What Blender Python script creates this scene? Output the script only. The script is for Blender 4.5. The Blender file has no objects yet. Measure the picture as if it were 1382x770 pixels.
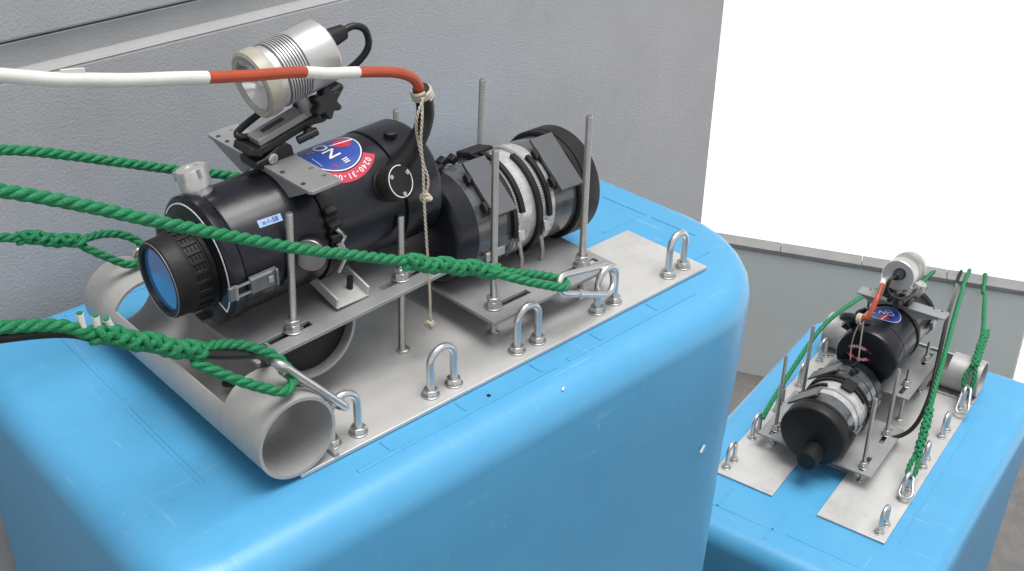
import bpy, bmesh, math, random
from mathutils import Vector, Matrix, Quaternion
random.seed(7)
PI = math.pi
R_ = math.radians
sc = bpy.context.scene
C = sc.collection

# ------------------------------------------------------------------ camera
cd = bpy.data.cameras.new('camera'); cam = bpy.data.objects.new('camera', cd); C.objects.link(cam)
cF = Vector((0.56076, 0.68439, -0.46600)); cR = Vector((0.76772, -0.64056, -0.01692)); cU = Vector((0.31008, 0.34827, 0.88462))
cM = Matrix.Identity(4)
for i in range(3):
    cM[i][0] = cR[i]; cM[i][1] = cU[i]; cM[i][2] = -cF[i]
cM.translation = (-0.44652, -0.83985, 0.79848)
cam.matrix_world = cM
cd.sensor_width = 36; cd.sensor_fit = 'HORIZONTAL'; cd.lens = 41.154
cd.shift_x = 0.08527; cd.shift_y = -0.05038
cd.clip_start = 0.02; cd.clip_end = 500
sc.camera = cam

# ------------------------------------------------------------------ light (bright overcast)
SUN_EL, SUN_AZ = 80.0, -75.0           # azimuth measured from +x, counter-clockwise
w = bpy.data.worlds.new('World'); sc.world = w; w.use_nodes = True
nt = w.node_tree; nt.nodes.clear()
out = nt.nodes.new('ShaderNodeOutputWorld'); bg = nt.nodes.new('ShaderNodeBackground')
sky = nt.nodes.new('ShaderNodeTexSky'); sky.sky_type = 'NISHITA'; sky.sun_disc = False
sky.sun_elevation = R_(SUN_EL); sky.sun_rotation = R_(90 - SUN_AZ)
sky.air_density = 1.0; sky.dust_density = 4.0; sky.ozone_density = 1.0
hs = nt.nodes.new('ShaderNodeHueSaturation'); hs.inputs['Saturation'].default_value = 0.12
nt.links.new(sky.outputs[0], hs.inputs['Color']); nt.links.new(hs.outputs[0], bg.inputs[0]); nt.links.new(bg.outputs[0], out.inputs[0])
bg.inputs[1].default_value = 0.10
sl = bpy.data.lights.new('sun', 'SUN'); sl.energy = 1.5; sl.angle = R_(35); sl.color = (1.0, 0.97, 0.93)
so = bpy.data.objects.new('sun', sl); C.objects.link(so)
sd = Vector((math.cos(R_(SUN_EL)) * math.cos(R_(SUN_AZ)), math.cos(R_(SUN_EL)) * math.sin(R_(SUN_AZ)), math.sin(R_(SUN_EL))))
so.rotation_euler = sd.to_track_quat('Z', 'Y').to_euler(); so.location = (0, 0, 6)
vs = sc.view_settings
vs.view_transform = 'Standard'; vs.look = 'None'; vs.gamma = 1; vs.use_curve_mapping = False; vs.exposure = 0.9

# ------------------------------------------------------------------ materials
def mat(name, col, rough=.5, metal=0., var=.0, vscale=20., bump=0., bscale=200., col2=None, spec=.5, coat=0., stretch=None, rvar=0., dirt=None):
    m = bpy.data.materials.new(name); m.use_nodes = True
    n = m.node_tree; b = n.nodes['Principled BSDF']
    b.inputs['Base Color'].default_value = (*col, 1); b.inputs['Roughness'].default_value = rough; b.inputs['Metallic'].default_value = metal
    b.inputs['Specular IOR Level'].default_value = spec
    if coat: b.inputs['Coat Weight'].default_value = coat; b.inputs['Coat Roughness'].default_value = .1
    tc = n.nodes.new('ShaderNodeTexCoord'); mp = n.nodes.new('ShaderNodeMapping'); n.links.new(tc.outputs['Object'], mp.inputs[0])
    if stretch: mp.inputs['Scale'].default_value = stretch
    if var or col2 or rvar:
        nz = n.nodes.new('ShaderNodeTexNoise'); nz.inputs['Scale'].default_value = vscale; nz.inputs['Detail'].default_value = 8; nz.inputs['Roughness'].default_value = .65
        n.links.new(mp.outputs[0], nz.inputs['Vector'])
        cr = n.nodes.new('ShaderNodeValToRGB'); cr.color_ramp.elements[0].position = .3; cr.color_ramp.elements[1].position = .7
        c2 = col2 or tuple(min(1, c * (1 + var)) for c in col); c1 = col if col2 else tuple(c * (1 - var) for c in col)
        cr.color_ramp.elements[0].color = (*c1, 1); cr.color_ramp.elements[1].color = (*c2, 1)
        n.links.new(nz.outputs[0], cr.inputs[0]); last = cr.outputs[0]
        for dd in (dirt if isinstance(dirt, list) else [dirt] if dirt else []):
            n2 = n.nodes.new('ShaderNodeTexNoise'); n2.inputs['Scale'].default_value = dd[1]; n2.inputs['Detail'].default_value = 10; n2.inputs['Roughness'].default_value = .72
            if len(dd) > 5:
                m3 = n.nodes.new('ShaderNodeMapping'); m3.inputs['Scale'].default_value = dd[5]; m3.inputs['Rotation'].default_value = (0, 0, dd[6] if len(dd) > 6 else 0)
                n.links.new(tc.outputs['Object'], m3.inputs[0]); n.links.new(m3.outputs[0], n2.inputs['Vector'])
            else: n.links.new(tc.outputs['Object'], n2.inputs['Vector'])
            r2 = n.nodes.new('ShaderNodeValToRGB'); r2.color_ramp.elements[0].position = dd[2]; r2.color_ramp.elements[1].position = dd[3]
            r2.color_ramp.elements[0].color = (0, 0, 0, 1); r2.color_ramp.elements[1].color = (dd[4],) * 3 + (1,)
            mx = n.nodes.new('ShaderNodeMix'); mx.data_type = 'RGBA'; mx.inputs[7].default_value = (*dd[0], 1)
            n.links.new(n2.outputs[0], r2.inputs[0]); n.links.new(r2.outputs[0], mx.inputs[0]); n.links.new(last, mx.inputs[6]); last = mx.outputs[2]
        n.links.new(last, b.inputs['Base Color'])
        if rvar:
            mr = n.nodes.new('ShaderNodeMapRange'); mr.inputs['From Min'].default_value = .3; mr.inputs['From Max'].default_value = .7
            mr.inputs['To Min'].default_value = max(.02, rough - rvar); mr.inputs['To Max'].default_value = min(1, rough + rvar)
            n.links.new(nz.outputs[0], mr.inputs[0]); n.links.new(mr.outputs[0], b.inputs['Roughness'])
    if bump:
        bz = n.nodes.new('ShaderNodeTexNoise'); bz.inputs['Scale'].default_value = bscale; bz.inputs['Detail'].default_value = 6
        n.links.new(mp.outputs[0], bz.inputs['Vector'])
        bp = n.nodes.new('ShaderNodeBump'); bp.inputs['Strength'].default_value = bump; bp.inputs['Distance'].default_value = .01
        n.links.new(bz.outputs[0], bp.inputs['Height']); n.links.new(bp.outputs[0], b.inputs['Normal'])
    return m
M = {}
M['plate'] = mat('brushed_steel_sheet', (.50, .498, .49), .42, .3, .07, 9, .03, 60, rvar=.08, stretch=(.5, 2, 2), dirt=[((.25, .245, .24), 12, .50, .8, .55), ((.55, .55, .55), 24, .64, .74, .5, (.5, 9, 1), .2), ((.25, .22, .19), 70, .64, .76, .45)])
M['pipe'] = mat('weathered_steel_pipe', (.37, .37, .36), .5, .25, .1, 14, .05, 90, rvar=.1, dirt=[((.20, .19, .175), 14, .48, .75, .55), ((.45, .45, .44), 30, .64, .74, .4, (6, .6, 6)), ((.22, .18, .14), 80, .64, .76, .5)])
M['alu'] = mat('mill_aluminium', (.27, .275, .28), .45, .3, .08, 25, .03, 150, rvar=.08)
M['bright'] = mat('stainless_fastener', (.55, .55, .54), .28, .85, .06, 60, .02, 300)
M['rod'] = mat('threaded_stainless', (.42, .41, .39), .28, .9, .08, 50)
M['black'] = mat('black_anodised_housing', (.006, .007, .011), .28, .0, .3, 7, .02, 120, rvar=.06, spec=.38, dirt=[((.030, .031, .034), 16, .52, .85, .35), ((.12, .12, .12), 90, .68, .74, .5), ((.09, .09, .09), 30, .68, .73, .5, (.5, 7, 7), .3)])  # slight blue of the sky sheen is put into the base colour
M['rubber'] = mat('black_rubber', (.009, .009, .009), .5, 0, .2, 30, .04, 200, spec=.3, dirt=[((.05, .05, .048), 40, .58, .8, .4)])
M['blackplastic'] = mat('black_plastic', (.010, .0105, .011), .42, 0, .2, 30, .03, 150, rvar=.08)
M['greypanel'] = mat('grey_plastic_panel', (.075, .080, .088), .42, 0, .08, 30, .03, 300)
M['foil'] = mat('silver_tape', (.46, .46, .455), .24, .4, .22, 55, .12, 70, rvar=.1)
M['clear'] = mat('smoky_acrylic', (.06, .065, .07), .14, 0, .5, 30, .05, 60, coat=.4)
M['darksteel'] = mat('dull_steel_latch', (.20, .20, .20), .35, .6, .15, 60)
M['white'] = mat('white_paint', (.75, .75, .73), .5)
M['whitetape'] = mat('white_cable_sheath', (.58, .58, .55), .42, 0, .06, 40, .02, 100, dirt=((.35, .3, .26), 60, .62, .8, .5))
M['red'] = mat('red_cable_sheath', (.34, .052, .018), .38, 0, .1, 40, .02, 100)
M['hose'] = mat('black_hose', (.010, .012, .010), .42, 0, .2, 20, .03, 100, spec=.35)
M['cord'] = mat('off_white_string', (.42, .38, .31), .8, 0, .12, 200, .2, 900)
M['lampsilver'] = mat('satin_aluminium_lamp', (.50, .50, .495), .36, .6, .05, 30, .02, 200)
M['lampbezel'] = mat('cream_plastic_bezel', (.33, .31, .26), .35, 0, .1, 40, .02, 100)
M['lampglass'] = mat('lamp_reflector', (.62, .63, .63), .18, .8, .15, 60)
M['darkgroove'] = mat('dark_groove', (.03, .03, .03), .6)
M['lens'] = mat('blue_reflection_port_glass', (.030, .15, .40), .12, 0, spec=.7, coat=.6)  # blue reflection in the port glass, put into the base colour
M['sticker'] = mat('blue_sticker', (.022, .062, .30), .32, 0, .08, 60)
M['redsticker'] = mat('red_sticker', (.50, .022, .055), .35, 0, .08, 60)
M['whiteprint'] = mat('white_print', (.72, .73, .75), .4)
M['tape'] = mat('pale_blue_tape', (.30, .42, .62), .5)
M['ink'] = mat('blue_ink', (.03, .07, .30), .6)
M['tank'] = mat('blue_polyethylene', (.066, .290, .510), .38, 0, .06, 3, .02, 40, rvar=.07, dirt=[((.12, .33, .52), 7, .48, .80, .35), ((.05, .15, .26), 26, .60, .78, .35), ((.30, .47, .58), 20, .61, .70, .5, (7, .35, 3), .5), ((.26, .44, .57), 16, .62, .70, .45, (.3, 6, 3), -.3), ((.34, .50, .58), 55, .68, .76, .4)])
M['scuff'] = mat('white_scuff', (.7, .72, .74), .7)
M['wall'] = mat('grey_stucco', (.39, .39, .398), .88, 0, .05, 5, .16, 260, dirt=[((.30, .30, .305), 2.0, .42, .75, .6), ((.33, .325, .32), 9, .56, .8, .35, (1.6, 1, .12)), ((.49, .49, .49), 60, .66, .74, .4)])
M['wallb'] = mat('greenish_grey_render', (.60, .63, .605), .88, 0, .06, 6, .18, 200, dirt=[((.50, .515, .50), 3, .45, .8, .6), ((.36, .36, .34), 14, .56, .8, .4, (1.6, 1, .15))])
M['coping'] = mat('grey_coping', (.20, .205, .20), .85, 0, .12, 12, .3, 120)
M['pad'] = mat('worn_concrete', (.12, .115, .11), .9, 0, .22, 16, .4, 80, dirt=((.2, .19, .18), 7, .5, .8, .5))
M['ground'] = mat('white_concrete', (.70, .70, .70), .8, 0, .01, 2)
def rope_mat():
    m = mat('green_polyester_rope', (.0015, .135, .042), .6, 0, .25, 150, .4, 500, col2=(.004, .225, .085), dirt=[((.05, .13, .07), 22, .52, .8, .4), ((.002, .07, .03), 60, .58, .8, .5)])
    return m
M['rope'] = rope_mat()

# ------------------------------------------------------------------ mesh builder
def frame(d):
    d = Vector(d).normalized(); a = Vector((0, 0, 1)) if abs(d.z) < .9 else Vector((1, 0, 0))
    s = a.cross(d).normalized(); return s, d.cross(s), d
class MB:
    def __init__(self): self.v = []; self.f = []
    def add(self, vs, fs):
        o = len(self.v); self.v += [tuple(q) for q in vs]; self.f += [tuple(i + o for i in q) for q in fs]; return self
    def box(self, c, s, rot=None):
        h = [x / 2 for x in s]; c = Vector(c)
        vs = [Vector((sx * h[0], sy * h[1], sz * h[2])) for sz in (-1, 1) for sy in (-1, 1) for sx in (-1, 1)]
        if rot is not None: vs = [rot @ q for q in vs]
        return self.add([c + q for q in vs], [(0, 2, 3, 1), (4, 5, 7, 6), (0, 1, 5, 4), (2, 6, 7, 3), (0, 4, 6, 2), (1, 3, 7, 5)])
    def lathe(self, o, d, prof, seg=40, cap0=True, cap1=True, a0=0, a1=2 * PI, ref=None):
        s, t, d = frame(d) if ref is None else (Vector(ref[0]), Vector(ref[1]), Vector(d).normalized())
        o = Vector(o); full = abs(a1 - a0 - 2 * PI) < 1e-6; n = seg if full else seg + 1
        vs = []
        for (u, r) in prof:
            for k in range(n):
                a = a0 + (a1 - a0) * k / seg
                vs.append(o + d * u + (s * math.cos(a) + t * math.sin(a)) * r)
        fs = []
        for i in range(len(prof) - 1):
            for k in range(seg):
                k2 = (k + 1) % n if full else k + 1
                fs.append((i * n + k, i * n + k2, (i + 1) * n + k2, (i + 1) * n + k))
        if full and cap0 and prof[0][1] > 1e-6: fs.append(tuple(reversed(range(n))))
        if full and cap1 and prof[-1][1] > 1e-6: fs.append(tuple((len(prof) - 1) * n + k for k in range(n)))
        return self.add(vs, fs)
    def cyl(self, p0, p1, r, r1=None, seg=24):
        p0 = Vector(p0); p1 = Vector(p1); return self.lathe(p0, p1 - p0, [(0, r), ((p1 - p0).length, r if r1 is None else r1)], seg)
    def ring(self, o, d, r0, r1, u0, u1, seg=40, a0=0, a1=2 * PI, ref=None):   # hollow ring (inner r0, outer r1)
        p = [(u0, r0), (u0, r1), (u1, r1), (u1, r0), (u0, r0)]
        n0 = len(self.f); v0 = len(self.v)
        self.lathe(o, d, p, seg, False, False, a0, a1, ref)
        if abs(a1 - a0 - 2 * PI) > 1e-6:
            n = seg + 1
            self.f.append(tuple(v0 + i * n for i in (0, 1, 2, 3))); self.f.append(tuple(v0 + i * n + seg for i in (3, 2, 1, 0)))
        return self
    def tube(self, path, r, seg=12, closed=False, caps=True):
        P = [Vector(q) for q in path]; n = len(P)
        rr = r if isinstance(r, (list, tuple)) else [r] * n
        T = []
        for i in range(n):
            a = P[(i - 1) % n] if (closed or i > 0) else P[i]; b = P[(i + 1) % n] if (closed or i < n - 1) else P[i]
            T.append((b - a).normalized())
        s, t, _ = frame(T[0]); vs = []; fr = [s]
        for i in range(n):
            if i:
                q = T[i - 1].rotation_difference(T[i]); s = (q @ s); s = (s - T[i] * s.dot(T[i])).normalized()
            t = T[i].cross(s)
            for k in range(seg):
                a = 2 * PI * k / seg; vs.append(P[i] + (s * math.cos(a) + t * math.sin(a)) * rr[i])
        fs = []
        for i in range(n if closed else n - 1):
            j = (i + 1) % n
            for k in range(seg):
                k2 = (k + 1) % seg; fs.append((i * seg + k, i * seg + k2, j * seg + k2, j * seg + k))
        if caps and not closed:
            fs.append(tuple(reversed(range(seg)))); fs.append(tuple((n - 1) * seg + k for k in range(seg)))
        return self.add(vs, fs)
    def prism(self, poly, org, ex, ey, ez, t):     # polygon in (ex,ey), extruded along ez by t
        org = Vector(org); ex = Vector(ex); ey = Vector(ey); ez = Vector(ez); n = len(poly)
        vs = [org + ex * a + ey * b for a, b in poly] + [org + ex * a + ey * b + ez * t for a, b in poly]
        fs = [tuple(reversed(range(n))), tuple(range(n, 2 * n))] + [(i, (i + 1) % n, n + (i + 1) % n, n + i) for i in range(n)]
        return self.add(vs, fs)
    def build(self, name, m, parent=None, ang=35, bevel=0., local=None):
        me = bpy.data.meshes.new(name); me.from_pydata(self.v, [], self.f)
        bm = bmesh.new(); bm.from_mesh(me); bmesh.ops.recalc_face_normals(bm, faces=bm.faces)
        for f in bm.faces: f.smooth = True
        ca = R_(ang)
        for e in bm.edges:
            if len(e.link_faces) != 2 or e.calc_face_angle(0) > ca: e.smooth = False
        bm.to_mesh(me); bm.free(); me.materials.append(M[m])
        o = bpy.data.objects.new(name, me); C.objects.link(o)
        if bevel:
            b = o.modifiers.new('bevel', 'BEVEL'); b.width = bevel; b.segments = 2; b.limit_method = 'ANGLE'; b.angle_limit = R_(40)
        if parent is not None: o.parent = parent
        return o
def spline(pts, step=.004):
    P = [Vector(p) for p in pts]; P = [P[0] * 2 - P[1]] + P + [P[-1] * 2 - P[-2]]; out = []
    for i in range(1, len(P) - 2):
        n = max(2, int((P[i + 1] - P[i]).length / step))
        for k in range(n):
            t = k / n; t2 = t * t; t3 = t2 * t
            out.append(.5 * ((2 * P[i]) + (P[i + 1] - P[i - 1]) * t + (2 * P[i - 1] - 5 * P[i] + 4 * P[i + 1] - P[i + 2]) * t2 + (3 * P[i] - P[i - 1] - 3 * P[i + 1] + P[i + 2]) * t3))
    out.append(P[-2]); return out
def resample(P, step):
    out = [P[0].copy()]; acc = 0
    for a, b in zip(P, P[1:]):
        L = (b - a).length
        if L < 1e-9: continue
        d = step - acc
        while d <= L:
            out.append(a + (b - a) * (d / L)); d += step
        acc = L - (d - step)
    if (out[-1] - P[-1]).length > step * .3: out.append(P[-1].copy())
    return out
def tag(o, label=None, cat=None, group=None, kind=None):
    if label: o['label'] = label
    if cat: o['category'] = cat
    if group: o['group'] = group
    if kind: o['kind'] = kind
    return o
CUR = Matrix.Identity(4)
def thing(name, label, cat, loc=(0, 0, 0), rot=None, group=None):
    o = bpy.data.objects.new(name, None); C.objects.link(o); o.empty_display_size = .05
    o.matrix_world = CUR @ (Matrix.Translation(loc) @ (rot or Matrix.Identity(4)))
    return tag(o, label, cat, group)
def text_verts(s, size):
    cu = bpy.data.curves.new('lettering', 'FONT'); cu.body = s; cu.size = size; cu.align_x = 'CENTER'; cu.align_y = 'CENTER'; cu.resolution_u = 3; cu.offset = size * .012
    ob = bpy.data.objects.new('lettering', cu); C.objects.link(ob)
    dg = bpy.context.evaluated_depsgraph_get(); me = ob.evaluated_get(dg).to_mesh()
    vs = [(v.co.x, v.co.y) for v in me.vertices]; fs = [tuple(p.vertices) for p in me.polygons]
    ob.evaluated_get(dg).to_mesh_clear(); bpy.data.objects.remove(ob); bpy.data.curves.remove(cu)
    return vs, fs

# ------------------------------------------------------------------ setting
def poly_outline(x0, x1, y0, y1, rad, ins, n=8):
    """rounded rectangle inset by ins; rad = corner radii (x1y0, x1y1, x0y1, x0y0)"""
    cs = [(x1, y0, -1, 1, -90), (x1, y1, -1, -1, 0), (x0, y1, 1, -1, 90), (x0, y0, 1, 1, 180)]
    out = []
    for (cx, cy, sx, sy, a0), r in zip(cs, rad):
        rr = max(r - ins, .006); c = (cx + sx * (ins + rr), cy + sy * (ins + rr))
        for k in range(n + 1):
            a = R_(a0 + 90 * k / n); out.append((c[0] + rr * math.cos(a), c[1] + rr * math.sin(a)))
    return out
def sheet(name, pts, z, m, kind='structure', t=.05):
    mb = MB(); mb.prism(pts, (0, 0, z - t), (1, 0, 0), (0, 1, 0), (0, 0, 1), t); o = mb.build(name, m); return tag(o, kind=kind)
tag(MB().prism([(-120, -120), (120, -120), (120, 120), (-120, 120)], (0, 0, -1.85), (1, 0, 0), (0, 1, 0), (0, 0, 1), .24).build('ground', 'ground'), kind='structure')
# made-up concrete platform added as a support to hold up the near tank
tag(MB().box((-1.06, .255, -1.135), (3.70, .57, .94)).build('tank_support', 'pad', bevel=.01), kind='structure')
# long grey wall behind the near tank
wl = thing('grey_wall', 'long grey stucco wall with a recessed band behind the near blue tank', 'wall', (0, .56, -.66))
YW = .0
def wallbox(x0, x1, z0, z1, y0, name, m='wall', bev=.004):
    return MB().box(((x0 + x1) / 2, (y0 + .16) / 2, (z0 + z1) / 2), (x1 - x0, .16 - y0, z1 - z0)).build(name, m, wl, bevel=bev)
wallbox(-3.4, 1.50, -.945, .955, 0, 'lower_render')
mbw = MB(); mbw.add([(-3.4, 0, .955), (1.5, 0, .955), (-3.4, .008, .966), (1.5, .008, .966), (-3.4, .008, .992), (1.5, .008, .992), (-3.4, .004, 1.0), (1.5, .004, 1.0), (-3.4, .16, .955), (1.5, .16, .955), (-3.4, .16, 1.0), (1.5, .16, 1.0)],
  [(0, 1, 3, 2), (2, 3, 5, 4), (4, 5, 7, 6), (6, 7, 11, 10), (8, 9, 1, 0), (1, 9, 11, 7), (1, 7, 5, 3), (0, 6, 10, 8), (0, 2, 4, 6), (8, 10, 11, 9)])
mbw.build('recessed_band', 'wall', wl)
wallbox(-3.4, 1.50, 1.002, 2.6, .004, 'upper_render')

# wall and paving behind the far tank
wbd = Vector((.4845, -.9131, 0)); wbl = wbd.length; wbd.normalize()
wbt = thing('low_grey_wall', 'low plain greenish grey wall behind the farther blue tank', 'wall', (2.5185, 1.2842, -1.615), Matrix.Rotation(math.atan2(wbd.y, wbd.x), 4, 'Z'))
MB().box((wbl / 2, .028, .2525), (wbl, .056, .505)).build('render_face', 'wallb', wbt, bevel=.006)
nb = 4
for k in range(nb):
    L0 = wbl / nb; MB().box((L0 * (k + .5), .028, .5135), (L0 - .0015, .066, .017)).build('coping_stone', 'coping', wbt, bevel=.002)
def Wb(x, y, z):
    a = math.atan2(wbd.y, wbd.x); return (2.5185 + math.cos(a) * x - math.sin(a) * y, 1.2842 + math.sin(a) * x + math.cos(a) * y, z)
pp = [Wb(-.2, 0, 0), Wb(-6, -1.6, 0), Wb(-6, -9, 0), Wb(8, -9, 0), Wb(8, -.9, 0), Wb(wbl + .1, 0, 0)]  # dark paving extended out of view in front, to cut bounce light
sheet('extended_paving', [(p[0], p[1]) for p in pp], -1.6, 'pad', t=.008)

def make_tank(label, ext, rad, H, ridges):
    x0, x1, y0, y1 = ext; zt = -.0058; rb = .05
    t = thing('insulated_tank', label, 'tank', (0, 0, -H))
    mb = MB(); prof = [(.09, zt), (.046, zt - .0003)]
    for k in range(0, 9):
        a = R_(90 * k / 8); prof.append((.040 - .040 * math.sin(a), zt - .001 - .045 * (1 - math.cos(a))))
    prof += [(.004, zt - .16), (.012, zt - .30), (.02, -H)]
    loops = [[(x, y, z + H) for x, y in poly_outline(x0, x1, y0, y1, rad, i)] for i, z in prof]
    n = len(loops[0]); vs = [p for l in loops for p in l]
    fs = [(i * n + k, i * n + (k + 1) % n, (i + 1) * n + (k + 1) % n, (i + 1) * n + k) for i in range(len(loops) - 1) for k in range(n)]
    fs += [tuple(range(n)), tuple((len(loops) - 1) * n + k for k in range(n))]
    mb.add(vs, fs); mb.build('tub', 'tank', t, ang=50)
    for (ax, ay, bx, by) in ridges:
        d = Vector((bx - ax, by - ay, 0)); a = math.atan2(d.y, d.x)
        MB().box(((ax + bx) / 2, (ay + by) / 2, H + zt + .0001), (d.length, .0055, .0017), Matrix.Rotation(a, 3, 'Z')).build('lid_ridge', 'tank', t, bevel=.0007)
    return t

# ------------------------------------------------------------------ hardware
def hexnut(mb, c, r, h, a0=0., d=(0, 0, 1)):
    s, t, dd = frame(d); c = Vector(c)
    poly = [(r * math.cos(a0 + k * PI / 3), r * math.sin(a0 + k * PI / 3)) for k in range(6)]
    return mb.prism(poly, c, s, t, dd, h)
def u_path(w, h):
    p = [(-w, 0, 0)]
    hh = h - w
    for k in range(5): p.append((-w, 0, hh * (k + 1) / 5))
    for k in range(1, 14): a = PI - PI * k / 14; p.append((w * math.cos(a), 0, hh + w * math.sin(a)))
    for k in range(6): p.append((w, 0, hh * (1 - k / 5)))
    return p
def thread_rod(mb, x, y, z0, z1, r=.0046):
    n = int((z1 - z0) / .0011); prof = [(0, r * .75)]
    for k in range(n): prof.append((.0012 + (z1 - z0 - .0024) * k / n, r if k % 2 else r * .88))
    prof.append((z1 - z0, r * .72)); mb.lathe((x, y, z0), (0, 0, 1), prof, 14)
def slot_plate(mb, x0, x1, y0, y1, z0, t, slots, tilt=0., ch=.0):
    """plate with rectangular slots (x0,x1,y0,y1), built as grid cells; tilt: dz per x"""
    xs = sorted({x0, x1, *[s[0] for s in slots], *[s[1] for s in slots]}); ys = sorted({y0, y1, *[s[2] for s in slots], *[s[3] for s in slots]})
    def hole(i, j):
        if not (0 <= i < len(xs) - 1 and 0 <= j < len(ys) - 1): return True
        cx = (xs[i] + xs[i + 1]) / 2; cy = (ys[j] + ys[j + 1]) / 2
        return any(s[0] < cx < s[1] and s[2] < cy < s[3] for s in slots)
    idx = {}; vs = []; fs = []
    def V(i, j, k):
        if (i, j, k) not in idx:
            idx[(i, j, k)] = len(vs); vs.append((xs[i], ys[j], z0 + k * t + tilt * (xs[i] - x0)))
        return idx[(i, j, k)]
    for i in range(len(xs) - 1):
        for j in range(len(ys) - 1):
            if hole(i, j): continue
            fs.append((V(i, j, 1), V(i + 1, j, 1), V(i + 1, j + 1, 1), V(i, j + 1, 1))); fs.append((V(i, j, 0), V(i, j + 1, 0), V(i + 1, j + 1, 0), V(i + 1, j, 0)))
            if hole(i - 1, j): fs.append((V(i, j, 0), V(i, j, 1), V(i, j + 1, 1), V(i, j + 1, 0)))
            if hole(i + 1, j): fs.append((V(i + 1, j, 0), V(i + 1, j + 1, 0), V(i + 1, j + 1, 1), V(i + 1, j, 1)))
            if hole(i, j - 1): fs.append((V(i, j, 0), V(i + 1, j, 0), V(i + 1, j, 1), V(i, j, 1)))
            if hole(i, j + 1): fs.append((V(i, j + 1, 0), V(i, j + 1, 1), V(i + 1, j + 1, 1), V(i + 1, j + 1, 0)))
    return mb.add(vs, fs)

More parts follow.
